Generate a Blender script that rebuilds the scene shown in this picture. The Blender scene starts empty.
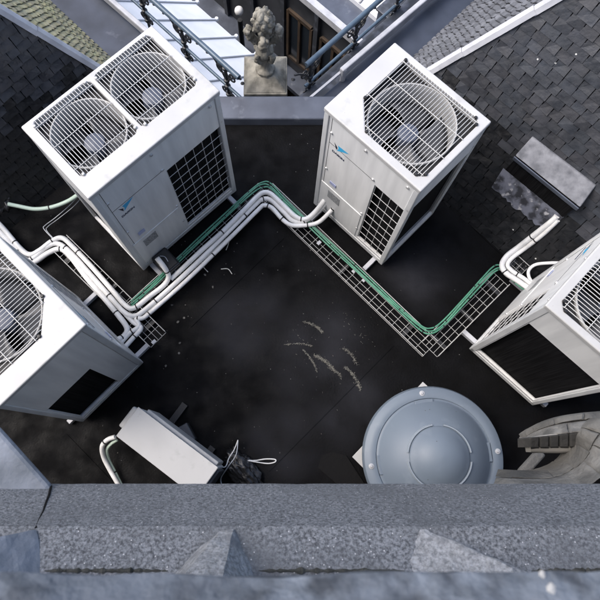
import bpy, bmesh, math, random
from mathutils import Vector, Matrix, noise
from mathutils.geometry import tessellate_polygon
random.seed(11)
R = math.radians
scn = bpy.context.scene
col = scn.collection
# ------------------------------------------------------------------ camera
F, TILT, CAMH, CX = 609.85, R(14.139), 5.8186, -16.69
cam = bpy.data.cameras.new('camera'); cam.sensor_width = 36; cam.lens = 36*F/600; cam.shift_x = -CX/600
cam.clip_start = .02; cam.clip_end = 400
cam.dof.use_dof = True; cam.dof.focus_distance = 5.2; cam.dof.aperture_fstop = 14
co = bpy.data.objects.new('camera', cam); co.location = (0, 0, CAMH); co.rotation_euler = (TILT, 0, 0); col.objects.link(co)
scn.camera = co
CT, ST = math.cos(TILT), math.sin(TILT)
def at(u, v, z=0.):
    x = (u-300-CX)/F; y = -(v-300)/F
    d = Vector((x, y*CT+ST, y*ST-CT)); t = (z-CAMH)/d.z
    return Vector((0, 0, CAMH))+d*t
# ------------------------------------------------------------------ materials
def mat(name, c, rough=.6, c2=None, scale=6., detail=5., lo=.35, hi=.65, bump=0., bscale=40., metal=0., spec=.5, speck=None, attr=False, stretch=None, rvar=0., c3=None, scale3=1.2, lo3=.45, hi3=.7, spots=None):
    m = bpy.data.materials.new(name); m.use_nodes = True
    nt = m.node_tree; N = nt.nodes; L = nt.links; b = N['Principled BSDF']
    b.inputs['Roughness'].default_value = rough; b.inputs['Metallic'].default_value = metal
    b.inputs['Specular IOR Level'].default_value = spec
    tc = N.new('ShaderNodeTexCoord'); out = tc.outputs['Object']
    src = out
    if stretch:
        mp = N.new('ShaderNodeMapping'); mp.inputs['Scale'].default_value = stretch; L.new(out, mp.inputs[0]); src = mp.outputs[0]
    def rgb(c): return (*c, 1)
    def mix(fac, a, bb, blend='MIX'):
        n = N.new('ShaderNodeMix'); n.data_type = 'RGBA'; n.blend_type = blend
        if isinstance(fac, (int, float)): n.inputs['Factor'].default_value = fac
        else: L.new(fac, n.inputs['Factor'])
        for s, k in ((a, 'A'), (bb, 'B')):
            sock = [i for i in n.inputs if i.name == k and i.type == 'RGBA'][0]
            if isinstance(s, tuple): sock.default_value = rgb(s)
            else: L.new(s, sock)
        return [o for o in n.outputs if o.type == 'RGBA'][0]
    def ns(sc, det, lo, hi, s=src):
        n = N.new('ShaderNodeTexNoise'); n.inputs['Scale'].default_value = sc; n.inputs['Detail'].default_value = det; n.inputs['Roughness'].default_value = .72 if det > 8 else .5
        L.new(s, n.inputs['Vector'])
        r = N.new('ShaderNodeMapRange'); r.inputs['From Min'].default_value = lo; r.inputs['From Max'].default_value = hi
        L.new(n.outputs['Fac'], r.inputs['Value']); return r.outputs['Result']
    cc = c
    if c2 is not None: cc = mix(ns(scale, detail, lo, hi), c, c2)
    if c3 is not None:
        fac = ns(scale3, 6, lo3, hi3, out)
        if spots:
            tot = None
            for (sx, sy, sr) in spots:
                d = N.new('ShaderNodeVectorMath'); d.operation = 'DISTANCE'; L.new(out, d.inputs[0]); d.inputs[1].default_value = (sx, sy, 0)
                r = N.new('ShaderNodeMapRange'); r.interpolation_type = 'SMOOTHSTEP'; r.inputs['From Min'].default_value = sr; r.inputs['From Max'].default_value = sr*.15
                L.new(d.outputs['Value'], r.inputs['Value'])
                if tot is None: tot = r.outputs['Result']
                else:
                    a_ = N.new('ShaderNodeMath'); a_.operation = 'MAXIMUM'; L.new(tot, a_.inputs[0]); L.new(r.outputs['Result'], a_.inputs[1]); tot = a_.outputs[0]
            m_ = N.new('ShaderNodeMath'); m_.operation = 'MULTIPLY'; L.new(fac, m_.inputs[0]); L.new(tot, m_.inputs[1]); fac = m_.outputs[0]
        cc = mix(fac, cc, c3)
    if attr:
        a = N.new('ShaderNodeAttribute'); a.attribute_name = 'tone'
        cc = mix(1., cc, a.outputs['Color'], 'MULTIPLY')
    if speck:
        sc, rad, amt, scol = speck
        v = N.new('ShaderNodeTexVoronoi'); v.inputs['Scale'].default_value = sc; L.new(out, v.inputs['Vector'])
        lt = N.new('ShaderNodeMath'); lt.operation = 'LESS_THAN'; lt.inputs[1].default_value = rad; L.new(v.outputs['Distance'], lt.inputs[0])
        sp = N.new('ShaderNodeSeparateColor'); L.new(v.outputs['Color'], sp.inputs[0])
        l2 = N.new('ShaderNodeMath'); l2.operation = 'LESS_THAN'; l2.inputs[1].default_value = amt; L.new(sp.outputs[0], l2.inputs[0])
        mu = N.new('ShaderNodeMath'); mu.operation = 'MULTIPLY'; L.new(lt.outputs[0], mu.inputs[0]); L.new(l2.outputs[0], mu.inputs[1])
        cc = mix(mu.outputs[0], cc, scol)
    if isinstance(cc, tuple): b.inputs['Base Color'].default_value = rgb(cc)
    else: L.new(cc, b.inputs['Base Color'])
    if rvar:
        r = N.new('ShaderNodeMapRange'); r.inputs['To Min'].default_value = max(.05, rough-rvar); r.inputs['To Max'].default_value = min(1, rough+rvar)
        L.new(ns(scale*1.7, 4, .35, .65), r.inputs['Value']); L.new(r.outputs['Result'], b.inputs['Roughness'])
    if bump:
        n = N.new('ShaderNodeTexNoise'); n.inputs['Scale'].default_value = bscale; n.inputs['Detail'].default_value = 6; L.new(src, n.inputs['Vector'])
        bp = N.new('ShaderNodeBump'); bp.inputs['Strength'].default_value = bump; bp.inputs['Distance'].default_value = .01
        L.new(n.outputs['Fac'], bp.inputs['Height']); L.new(bp.outputs[0], b.inputs['Normal'])
    return m
M = {}
M['white'] = mat('white_paint', (.47, .47, .465), .5, (.41, .41, .405), 3, 6, .42, .75, c3=(.33, .33, .32), scale3=7, lo3=.6, hi3=.8, speck=(45, .12, .05, (.35, .33, .3)))
M['panel'] = mat('grey_cream_paint', (.74, .745, .74), .42, (.55, .555, .555), 1.6, 8, .38, .82, stretch=(7, 7, .8), bump=.03, bscale=8, speck=(30, .06, .05, (.25, .24, .22)))
M['post'] = mat('post_paint', (.60, .61, .61), .4, (.48, .49, .50), 4, 6, .35, .75, stretch=(3, 3, 1))
M['wire'] = mat('guard_wire', (.46, .46, .45), .45)
M['traywire'] = mat('tray_wire', (.42, .42, .41), .45)
M['grillewire'] = mat('grille_wire', (.50, .50, .50), .45)
M['shroud'] = mat('shroud', (.46, .46, .45), .45, (.34, .34, .34), 5)
M['coil'] = mat('coil_black', (.003, .003, .0035), .85, (.011, .011, .012), 1.5, 4, .4, .62, spec=.12, stretch=(60, 60, 1.2))
M['hub'] = mat('fan_hub', (.075, .09, .13), .5)
M['blade'] = mat('fan_blade', (.045, .048, .055), .5)
M['innerdeck'] = mat('inner_deck', (.012, .012, .013), .6)
M['galv'] = mat('galvanised', (.42, .44, .46), .38, (.3, .31, .33), 14, 4, metal=.5)
M['felt'] = mat('bitumen_felt', (.0018, .0018, .0021), .64, (.0044, .0045, .0053), 3.1, 6, .4, .72, bump=.3, bscale=55, spec=.09, rvar=.16,
                c3=(.027, .028, .034), scale3=2.6, lo3=.30, hi3=.78, spots=[(*at(245,322)[:2],.62),(*at(318,352)[:2],.75),(*at(418,272)[:2],.5),(*at(345,405)[:2],.55),(*at(285,440)[:2],.5)], speck=(16, .06, .12, (.16, .16, .155)))
M['feltlap'] = mat('felt_lap', (.0018, .0018, .0021), .6, (.0045, .0045, .0052), 3, 6, bump=.3, bscale=50, spec=.09)
M['slate'] = mat('slate', (.034, .037, .043), .45, (.020, .022, .026), 9, 6, .35, .7, bump=.3, bscale=30, attr=True, speck=(9, .07, .10, (.5, .5, .48)), rvar=.12)
M['shingle_l'] = mat('lichen_shingle', (.36, .335, .205), .75, (.20, .19, .14), 3, 6, .35, .7, bump=.4, bscale=40, attr=True)
M['shingle_r'] = mat('grey_shingle', (.125, .13, .14), .7, (.07, .073, .08), 3, 6, .35, .7, bump=.4, bscale=40, attr=True)
M['underlay'] = mat('underlay', (.012, .012, .013), .9)
M['lead'] = mat('lead_sheet', (.10, .115, .15), .45, (.06, .068, .09), 3.5, 7, .35, .7, bump=.12, bscale=9, metal=.25, c3=(.22, .24, .28), scale3=5, lo3=.62, hi3=.8)
M['leadgut'] = mat('gutter_lead', (.055, .065, .09), .45, (.03, .036, .05), 3.5, 7, .35, .7, bump=.12, bscale=9, metal=.25, c3=(.14, .15, .18), scale3=5, lo3=.64, hi3=.8)
M['leadpale'] = mat('pale_lead', (.20, .205, .22), .5, (.075, .078, .088), 11, 8, .35, .7, bump=.2, bscale=25, metal=.2)
M['leaddark'] = mat('dark_lead', (.045, .05, .06), .5, (.11, .12, .15), 9, 8, .5, .72, bump=.2, bscale=18, metal=.2)
M['leadapron'] = mat('apron_lead', (.16,.17,.21), .45, (.035,.037,.045), 11, 8, .42, .6, bump=.35, bscale=22, metal=.25, c3=(.42,.42,.44), scale3=16, lo3=.60, hi3=.7)
M['flash'] = mat('white_flashing', (.47, .48, .51), .5, (.33, .34, .37), 6, 6, .4, .7)
M['bluegrey'] = mat('bluegrey_paint', (.085, .125, .17), .38, (.055, .085, .12), 8, 5, metal=.1)
M['ironblack'] = mat('black_iron', (.018, .02, .024), .45)
M['zinc'] = mat('pale_zinc', (.80, .81, .83), .5, (.68, .70, .74), 2.5, 5, .35, .7, metal=.1)
M['seam'] = mat('zinc_seam', (.30, .31, .33), .5)
M['stonefin'] = mat('weathered_stone', (.27, .255, .215), .85, (.12, .114, .095), 9, 8, .38, .66, bump=.6, bscale=28, c3=(.07, .065, .05), scale3=6, lo3=.58, hi3=.75)
M['granite'] = mat('granite', (.22, .232, .252), .85, (.055, .059, .067), 150, 10, .40, .60, bump=.35, bscale=260, c3=(.10, .106, .116), scale3=6, lo3=.45, hi3=.8, speck=(190, .25, .08, (.5, .5, .51)), spec=.3)
M['granite_near'] = mat('granite_near', (.125, .145, .175), .85, (.03, .036, .046), 36, 8, .38, .62, bump=.6, bscale=60, speck=(28, .2, .06, (.55, .56, .6)), c3=(.075, .09, .115), scale3=7, lo3=.42, hi3=.68)
M['granite_pale'] = mat('granite_pale', (.30, .312, .33), .85, (.12, .126, .136), 110, 10, .38, .62, bump=.45, bscale=120, c3=(.15, .157, .17), scale3=22, lo3=.54, hi3=.68)
M['granite_block'] = mat('granite_block', (.18, .205, .25), .7, (.10, .118, .145), 12, 8, .36, .66, bump=.3, bscale=60, c3=(.14, .15, .17), scale3=4, lo3=.52, hi3=.75)
M['gothic'] = mat('gothic_stone', (.13, .126, .116), .85, (.055, .054, .051), 6, 8, .35, .68, bump=.7, bscale=45, c3=(.05, .05, .047), scale3=5, lo3=.55, hi3=.75)
M['gothic2'] = mat('gothic_pale', (.165, .162, .153), .85, (.075, .074, .071), 14, 8, .35, .68, bump=.6, bscale=60, c3=(.07, .07, .068), scale3=7, lo3=.52, hi3=.72)
M['gothicdark'] = mat('gothic_dark', (.055, .053, .05), .85, (.03, .03, .029), 8, 6, bump=.5)
M['moss'] = mat('dark_joint_line', (.02, .021, .018), .95, (.05, .05, .045), 60, bump=.6, bscale=150)  # near-black colour for the line between cornice and rail
M['dropping'] = mat('bird_dropping', (.28, .28, .275), .8)
M['joint'] = mat('lime_joint', (.24, .23, .21), .9)
M['pipe'] = mat('white_insulation', (.76, .76, .75), .5, (.60, .60, .59), 9, 5, .45, .75, bump=.15, bscale=30)
M['tie'] = mat('black_tie', (.012, .012, .013), .5)
M['green'] = mat('green_sheath', (.10, .30, .20), .45, (.06, .21, .14), 12)
M['palegreen'] = mat('pale_green', (.52, .64, .54), .45)
M['dome'] = mat('bluegrey_grp', (.15, .185, .225), .5, (.125, .155, .195), 1.6, 5, .35, .7, speck=(26, .10, .07, (.06, .06, .06)), c3=(.20, .235, .27), scale3=6, lo3=.60, hi3=.85)
M['domerib'] = mat('dome_rib', (.26, .30, .34), .5)
M['bolt'] = mat('bolt', (.5, .5, .5), .35, metal=.4)
M['plastic'] = mat('black_plastic', (.010, .010, .011), .32, bump=.4, bscale=18)
M['rubber'] = mat('black_rubber', (.014, .014, .015), .6)
M['yard'] = mat('yard', (.02, .02, .022), .8, (.045, .044, .042), 1.2)
M['oppwall'] = mat('dark_facade', (.040, .044, .052), .6, (.022, .024, .029), 2.5, 6)
M['wood'] = mat('brown_wood', (.065, .042, .026), .6, (.03, .022, .016), 5, 5)
M['glass'] = mat('dark_glass', (.02, .026, .034), .12)
M['cyan'] = mat('logo_cyan', (.05, .42, .72), .4)
M['navy'] = mat('logo_navy', (.012, .014, .03), .4)
M['ink'] = mat('ink', (.035, .045, .085), .4)
M['label'] = mat('grey_label', (.34, .35, .36), .5, (.15, .155, .16), 55, 2)
M['sticker'] = mat('blue_sticker', (.36, .40, .60), .5)
M['globe'] = mat('opal_globe', (.85, .85, .83), .25)
M['straw'] = mat('dry_straw', (.26, .255, .225), .9)
M['string'] = mat('string', (.62, .62, .58), .8)
M['body'] = mat('wall_stone', (.14, .135, .125), .85, (.08, .078, .072), 2)
# ------------------------------------------------------------------ mesh builder
class MB:
    def __init__(s): s.v = []; s.f = []; s.t = None
    def add(s, vs, fs, M_=None):
        o = len(s.v); s.v += [(M_ @ Vector(p)) if M_ else Vector(p) for p in vs]; s.f += [tuple(i+o for i in f) for f in fs]; return s
    def box(s, x0, x1, y0, y1, z0, z1, M_=None):
        return s.add([(x0,y0,z0),(x1,y0,z0),(x1,y1,z0),(x0,y1,z0),(x0,y0,z1),(x1,y0,z1),(x1,y1,z1),(x0,y1,z1)],
                     [(3,2,1,0),(4,5,6,7),(0,1,5,4),(1,2,6,5),(2,3,7,6),(3,0,4,7)], M_)
    def beam(s, p, q, w, h, up=(0,0,1)):
        p = Vector(p); q = Vector(q); d = (q-p).normalized(); a = d.cross(Vector(up)).normalized(); b = a.cross(d)
        P = []
        for c in (p, q):
            for i, j in ((-1,-1),(1,-1),(1,1),(-1,1)): P.append(c+a*(i*w/2)+b*(j*h/2))
        return s.add(P, [(3,2,1,0),(4,5,6,7),(0,1,5,4),(1,2,6,5),(2,3,7,6),(3,0,4,7)])
    def tube(s, pts, r, n=10):
        pts = [Vector(p) for p in pts]
        k = len(pts); o = len(s.v); prev = None
        for i in range(k):
            d = (pts[min(i+1,k-1)]-pts[max(i-1,0)]).normalized()
            if prev is None:
                a = d.cross(Vector((0,0,1)));
                if a.length < .05: a = d.cross(Vector((0,1,0)))
                a.normalize()
            else:
                a = (prev-d*prev.dot(d)).normalized()
            prev = a; b = d.cross(a)
            rr = r[i] if isinstance(r, (list, tuple)) else r
            for j in range(n):
                t = 2*math.pi*j/n; s.v.append(pts[i]+a*(rr*math.cos(t))+b*(rr*math.sin(t)))
        for i in range(k-1):
            for j in range(n):
                s.f.append((o+i*n+j, o+i*n+(j+1)%n, o+(i+1)*n+(j+1)%n, o+(i+1)*n+j))
        s.f.append(tuple(o+j for j in range(n))[::-1]); s.f.append(tuple(o+(k-1)*n+j for j in range(n)))
        return s
    def lathe(s, prof, n=40, M_=None, a0=0., a1=2*math.pi, cap=True):
        full = abs(a1-a0-2*math.pi) < 1e-6; m = n if full else n+1; o = len(s.v); k = len(prof)
        vs = []
        for i in range(m):
            t = a0+(a1-a0)*i/n
            for r, z in prof: vs.append((r*math.cos(t), r*math.sin(t), z))
        fs = []
        for i in range(n):
            for j in range(k-1):
                a = i*k+j; b = ((i+1) % m)*k+j; fs.append((a, b, b+1, a+1))
        return s.add(vs, fs, M_)
    def plate(s, outer, holes, z0, z1, M_=None):
        loops = [outer]+holes; flat = [p for l in loops for p in l]
        holes = [h if sum(h[i][0]*h[(i+1)%len(h)][1]-h[(i+1)%len(h)][0]*h[i][1] for i in range(len(h))) < 0 else h[::-1] for h in holes]
        loops = [outer]+holes; flat = [p for l in loops for p in l]
        tris = tessellate_polygon([[Vector((p[0],p[1],0)) for p in l] for l in loops])
        n = len(flat); vs = [(p[0],p[1],z1) for p in flat]+[(p[0],p[1],z0) for p in flat]; fs = []
        for t in tris:
            a, b, c = [Vector(flat[i]).to_2d() if len(flat[i]) > 2 else Vector(flat[i]) for i in t]
            if (b-a).cross(c-a) < 0: t = (t[0], t[2], t[1])
            fs.append(tuple(t)); fs.append(tuple(i+n for i in reversed(t)))
        o = 0
        for li, l in enumerate(loops):
            k = len(l)
            ar = sum(l[i][0]*l[(i+1)%k][1]-l[(i+1)%k][0]*l[i][1] for i in range(k))
            for i in range(k):
                a, b = o+i, o+(i+1)%k
                f = (a+n, b+n, b, a)
                if (ar < 0) != (li > 0): f = f[::-1]
                fs.append(f)
            o += k
        return s.add(vs, fs, M_)
    def frame(s, outer, hole, z0, z1, M_=None):
        vs = [(x, y, z) for z in (z1, z0) for l in (outer, hole) for x, y in l]; fs = []
        for i in range(4):
            j = (i+1) % 4
            fs += [(i, j, 4+j, 4+i), (8+j, 8+i, 12+i, 12+j), (i+8, j+8, j, i), (4+i, 4+j, 12+j, 12+i)]
        return s.add(vs, fs, M_)
    def build(s, name, m, parent=None, smooth=False, bevel=0., seg=2, tones=None):
        me = bpy.data.meshes.new(name); me.from_pydata([tuple(p) for p in s.v], [], s.f); me.update()
        if tones:
            at_ = me.color_attributes.new('tone', 'FLOAT_COLOR', 'CORNER')
            i = 0
            for pi, p in enumerate(me.polygons):
                for li in p.loop_indices: at_.data[li].color = (*tones[pi], 1)
        me.materials.append(m)
        o = bpy.data.objects.new(name, me); col.objects.link(o)
        if parent: o.parent = parent
        if smooth:
            for p in me.polygons: p.use_smooth = True
            try: me.set_sharp_from_angle(angle=R(38))
            except Exception: pass
        if bevel:
            b = o.modifiers.new('bevel', 'BEVEL'); b.width = bevel; b.segments = seg; b.limit_method = 'ANGLE'; b.angle_limit = R(40)
        return o
def tag(o, label=None, cat=None, group=None, kind=None):
    if label: o['label'] = label
    if cat: o['category'] = cat
    if group: o['group'] = group
    if kind: o['kind'] = kind
    return o
def thing(name, label, cat, loc=(0,0,0), rz=0., group=None):
    o = bpy.data.objects.new(name, None); col.objects.link(o); o.location = loc; o.rotation_euler = (0,0,rz); o.empty_display_size = .1
    return tag(o, label, cat, group)
def catmull(P, n=6):
    P = [Vector(p) for p in P]; Q = [P[0]*2-P[1]]+P+[P[-1]*2-P[-2]]; out = []
    for i in range(1, len(Q)-2):
        for k in range(n):
            t = k/n; a, b, c, d = Q[i-1], Q[i], Q[i+1], Q[i+2]
            out.append(.5*((2*b)+(c-a)*t+(2*a-5*b+4*c-d)*t*t+(3*b-a-3*c+d)*t**3))
    out.append(P[-1]); return out
def fillet(P, r, n=6):
    P = [Vector(p) for p in P]; out = [P[0]]
    for i in range(1, len(P)-1):
        a, b, c = P[i-1], P[i], P[i+1]
        u = (a-b); w = (c-b); rr = min(r, u.length*.48, w.length*.48)
        p = b+u.normalized()*rr; q = b+w.normalized()*rr
        for k in range(n+1):
            t = k/n; out.append(p*(1-t)**2+b*2*t*(1-t)+q*t*t)
    out.append(P[-1]); return out
# ------------------------------------------------------------------ light
w = bpy.data.worlds.new('World'); scn.world = w; w.use_nodes = True
nt = w.node_tree; bg = nt.nodes['Background']; sky = nt.nodes.new('ShaderNodeTexSky'); sky.sky_type = 'NISHITA'; sky.sun_disc = False
SE, SA = R(55), R(-80)
sky.sun_elevation = SE; sky.sun_rotation = SA; sky.dust_density = 4.; sky.air_density = 1.; sky.ozone_density = 1.2
nt.links.new(sky.outputs[0], bg.inputs[0]); bg.inputs[1].default_value = .15
sl = bpy.data.lights.new('sun', 'SUN'); sl.energy = 1.0; sl.angle = R(40); sl.color = (1, .985, .96)
so = bpy.data.objects.new('sun', sl); col.objects.link(so)
dirv = Vector((math.sin(SA)*math.cos(SE), math.cos(SA)*math.cos(SE), math.sin(SE)))
so.rotation_euler = dirv.to_track_quat('Z', 'Y').to_euler(); so.location = (0, 0, 20)
scn.view_settings.view_transform = 'Standard'; scn.view_settings.look = 'None'; scn.view_settings.gamma = 1; scn.view_settings.exposure = 1.13
# ------------------------------------------------------------------ setting
b = MB(); b.box(-60, 60, -60, 80, -14.2, -14); tag(b.build('ground', M['yard']), kind='structure')
DECK = [(-1.36,3.62),(-.6,3.42),(.82,3.42),(5.0,-.65),(-5.8,-.65)]
b = MB(); b.plate(DECK, [], -.12, 0); tag(b.build('roof_deck', M['felt']), kind='structure')
# felt laps: strips of roofing felt stuck to the deck
def lap(u0, v0, u1, v1, wd, name='felt_strip', label='', z=.004):
    p = at(u0, v0); q = at(u1, v1); bb = MB(); bb.beam((p.x, p.y, z), (q.x, q.y, z), wd, .006)
    return tag(bb.build(name, M['felt']), label, 'felt strip')
lap(283, 237, 190, 326, .035, label='black felt lap crossing the roof under the left tray arm')
lap(392, 345, 268, 470, .035, label='long black felt lap running diagonally past the dried straw')
lap(60, 440, 110, 492, .16, label='black felt strip on the roof left of the small condenser')
lap(455, 205, 515, 262, .10, label='black felt strip along the foot of the right slates')
# building body below
b = MB(); b.plate([(-.5,3.6),(.26,3.6),(6.8,10.1),(10,10.1),(10,-.62),(-10,-.62),(-10,10.1),(-7,10.1)], [], -14, -.5)
tag(b.build('building', M['body']), 'stone building body carrying the black flat roof and slate slopes', 'building')
b = MB(); b.box(-6, 6, -2.2, -.62, -14, 4.2); tag(b.build('tower', M['body']), 'stone tower wall below the foreground parapet', 'tower')
# ------------------------------------------------------------------ condensers
ZB, HT, DP = .062, 1.826, .765
def grid_panel(parent, name, x0, x1, z0, z1, nx, nz, y):
    g = MB(); r = .0031
    for i in range(nx+1):
        x = x0+(x1-x0)*i/nx; g.tube([(x, y, z0), (x, y, z1)], r, 6)
    for k in range(nz+1):
        z = z0+(z1-z0)*k/nz; g.tube([(x0, y-.006, z), (x1, y-.006, z)], r*.9, 6)
    return g.build(name, M['grillewire'], parent, True)
def text_mesh(txt, size, m, parent, loc, rot=(R(90),0,0), name='lettering'):
    cu = bpy.data.curves.new(name, 'FONT'); cu.body = txt; cu.size = size; cu.extrude = .0008; cu.offset = size*.02
    o = bpy.data.objects.new(name, cu); col.objects.link(o)
    me = bpy.data.meshes.new_from_object(o.evaluated_get(bpy.context.evaluated_depsgraph_get()))
    bpy.data.objects.remove(o); bpy.data.curves.remove(cu)
    me.materials.clear(); me.materials.append(m)
    n = bpy.data.objects.new(name, me); col.objects.link(n); n.parent = parent; n.location = loc; n.rotation_euler = rot
    return n
def condenser(label, W, loc, yaw, double):
    t = thing('outdoor_condenser', label, 'air conditioner', (loc[0], loc[1], ZB), yaw, 'large white rooftop condensers')
    h = HT-ZB
    FR = Matrix(((1,0,0,0),(0,0,1,0),(0,1,0,0),(0,0,0,1)))      # plate xy -> xz, thickness along y
    SD = Matrix(((0,0,1,0),(1,0,0,0),(0,1,0,0),(0,0,0,1)))      # plate xy -> yz, thickness along x
    def rect(a, b_, c, d): return [(a,c),(b_,c),(b_,d),(a,d)]
    # base frame
    b = MB(); b.box(.0, W, .0, DP, 0, .07); b.build('base_frame', M['post'], t, bevel=.006)
    # core coil
    b = MB(); b.box(.05, W-.05, .05, DP-.012, .07, 1.36); b.build('coil', M['coil'], t)
    zt = h-.05
    gx0, gx1 = (.50, .965) if double else (.62, .965)
    gx0 *= W; gx1 *= W; gz0, gz1 = .12, 1.30
    b = MB(); b.frame(rect(.045, W-.05, .07, zt), rect(gx0, gx1, gz0, gz1), .006, .03, FR)
    b.build('front_panel', M['panel'], t, bevel=.004)
    b = MB(); b.box(.078, .0812, .0045, .007, .08, zt-.006); b.build('panel_seam', M['coil'], t)
    b = MB(); b.box(.0812, gx0-.01, .0045, .007, 1.345, 1.348); b.build('panel_seam', M['coil'], t)
    # panel joint lines: a separate lower access cover with its screws
    b = MB(); b.plate(rect(.06, gx0-.03, .10, .62), [], -.001, .008, FR); b.build('access_cover', M['panel'], t, bevel=.004)
    for x, z in ((.09, .9), (gx0-.03, 1.36), (gx0-.035, .66), (gx0-.035, .3), (.09, 1.5), (W*.45, zt-.06), (W-.1, zt-.06), (gx1+.015, 1.36)):
        b = MB(); b.lathe([(0,.0105),(.012,.010),(.015,.0)], 10, Matrix.Translation((x, .006, z)) @ Matrix.Rotation(R(90), 4, 'X'))
        b.build('screw', M['bolt'], t, True)
    grid_panel(t, 'intake_grille', gx0+.006, gx1-.006, gz0+.006, gz1-.006, 6 if double else 4, 9 if double else 8, .018)
    # corner posts
    for x0 in (0, W-.05):
        b = MB(); b.box(x0, x0+.05, -.004, .05, .0, zt); b.build('corner_post', M['post'], t, bevel=.008, seg=3)
    for x0 in (0, W-.035):
        b = MB(); b.box(x0, x0+.035, DP-.04, DP+.002, .0, zt); b.build('corner_post', M['post'], t, bevel=.008, seg=3)
    # left side: rear part is open coil below; right side open below a top band; back open
    b = MB(); b.frame(rect(.05, DP-.04, .07, zt), rect(.27, DP-.05, .11, .98), .006, .03, SD); b.build('side_panel', M['panel'], t, bevel=.004)
    b = MB(); b.frame(rect(.05, DP-.04, .07, zt), rect(.055, DP-.05, .11, 1.34), W-.03, W-.006, SD); b.build('side_panel', M['panel'], t, bevel=.004)
    b = MB(); b.frame(rect(.035, W-.035, .07, zt), rect(.05, W-.05, .11, 1.34), DP-.03, DP-.004, FR); b.build('back_panel', M['panel'], t, bevel=.004)
    # top panel with fan openings
    if double:
        aps = []
        for k in range(2):
            x0 = .065+k*.575
            x1 = x0+.535; y0, y1 = .155, .735
            aps.append(([(x0+.02,y0),(x1-.03,y0),(x1,y0+.03),(x1,y1-.03),(x1-.03,y1),(x0+.03,y1),(x0,y1-.03),(x0,y0+.02)], (x0+x1)/2, (y0+y1)/2-.012, .283))
    else:
        x0, x1, y0, y1 = .15, W-.05, .06, .715
        aps = [([(x0+.20,y0),(x1-.05,y0),(x1,y0+.05),(x1,y1-.04),(x1-.04,y1),(x0,y1),(x0,y0+.20)], .525, .388, .332)]
    b = MB(); b.plate(rect(-.006, W+.006, -.008, DP+.006), [a[0][::-1] for a in aps], zt, h)
    b.build('top_panel', M['white'], t, bevel=.010, seg=3)
    # inner deck under the guards and shrouds
    for poly, cx, cy, rr in aps:
        zs = zt-.02
        n = 48
        hole = [(cx+rr*math.cos(2*math.pi*i/n), cy+rr*math.sin(2*math.pi*i/n)) for i in range(n)]
        xs = [p[0] for p in poly]; ys = [p[1] for p in poly]
        ix0, ix1 = (cx-.287, cx+.287) if double else (min(xs)-.02, max(xs)+.008)
        iy0, iy1 = min(min(ys)-.012, cy-rr-.006), max(max(ys)+.012, cy+rr+.006)
        b = MB(); b.plate([(ix0,iy0),(ix1,iy0),(ix1,iy1),(ix0,iy1)], [hole[::-1]], zs-.03, zs-.02)
        b.build('inner_deck', M['innerdeck'], t)
        b = MB(); T = Matrix.Translation((cx, cy, 0))
        b.lathe([(rr-.006,zs-.30),(rr-.012,zs-.2),(rr-.014,zs-.05),(rr-.010,zs-.004),(rr-.006,zs+.004),(rr,zs+.006),(rr+.006,zs+.002),(rr+.006,zs-.008),(rr+.004,zs-.03),(rr+.003,zs-.30)], 56, T)
        sh = b.build('fan_shroud', M['shroud'], t, True)
        b = MB(); b.lathe([(rr-.009,zs+.004),(rr-.007,zs+.011),(rr,zs+.013),(rr+.005,zs+.009),(rr+.005,zs+.004)], 56, T); b.build('shroud_ring', M['wire'], sh, True)
        hb = MB(); hb.lathe([(.0,zs-.12),(.05,zs-.122),(.076,zs-.13),(.084,zs-.145),(.084,zs-.26),(0,zs-.26)], 32, T); hub = hb.build('fan', M['hub'], t, True)
        for k in range(4):
            b = MB(); vs = []; fs = []
            for i in range(7):
                rd = .08+(rr-.03-.08)*i/6
                for j in range(6):
                    a = k*math.pi/2+.35+(j/5-.5)*(1.15+.25*i/6)+.25*i/6
                    vs.append((cx+rd*math.cos(a), cy+rd*math.sin(a), zs-.25+.11*j/5))
            for i in range(6):
                for j in range(5): a = i*6+j; fs.append((a, a+6, a+7, a+1))
            b.add(vs, fs); o = b.build('blade', M['blade'], hub, True)
            sm = o.modifiers.new('s', 'SOLIDIFY'); sm.thickness = .006
        b = MB(); b.box(cx-.02, cx+.02, cy-rr+.005, cy+rr-.005, zs-.33, zs-.29); b.build('motor_bracket', M['galv'], t)
        # guard: bars along the depth, a few cross wires
        g = MB(); pol = poly; zb_ = h+.004
        def span(x, ax):
            hits = []
            for i in range(len(pol)):
                p, q = pol[i], pol[(i+1) % len(pol)]
                if (p[ax]-x)*(q[ax]-x) < 0:
                    hits.append(p[1-ax]+(q[1-ax]-p[1-ax])*(x-p[ax])/(q[ax]-p[ax]))
            return (min(hits), max(hits)) if len(hits) > 1 else None
        x = min(xs)+.008
        while x < max(xs)-.004:
            s_ = span(x, 0)
            if s_ and s_[1]-s_[0] > .03: g.tube([(x, s_[0]-.004, zb_-.010), (x, s_[0]+.012, zb_), (x, s_[1]-.012, zb_), (x, s_[1]+.004, zb_-.010)], .0030, 6)
            x += .0262
        hh = max(ys)-min(ys)
        for fr in ((.12, .53, .90) if double else (.05, .36, .68, .95)):
            y = min(ys)+hh*fr; s_ = span(y, 1)
            g.tube([(s_[0]-.003, y, zb_+.006), (s_[1]+.003, y, zb_+.006)], .0032, 6)
        gd = g.build('fan_guard', M['wire'], t, True)
        for i, p in enumerate(pol):
            if double and i % 2: continue
            c = MB(); c.lathe([(0,h+.016),(.010,h+.015),(.013,h+.010),(.013,h-.002)], 12, Matrix.Translation((p[0]+(cx-p[0])*.02, p[1]+(cy-p[1])*.02, 0)))
            c.build('guard_clip', M['wire'] if double else M['tie'], gd, True)
    # marks on the front
    lx, lz = .13, 1.24 if double else 1.32
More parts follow.
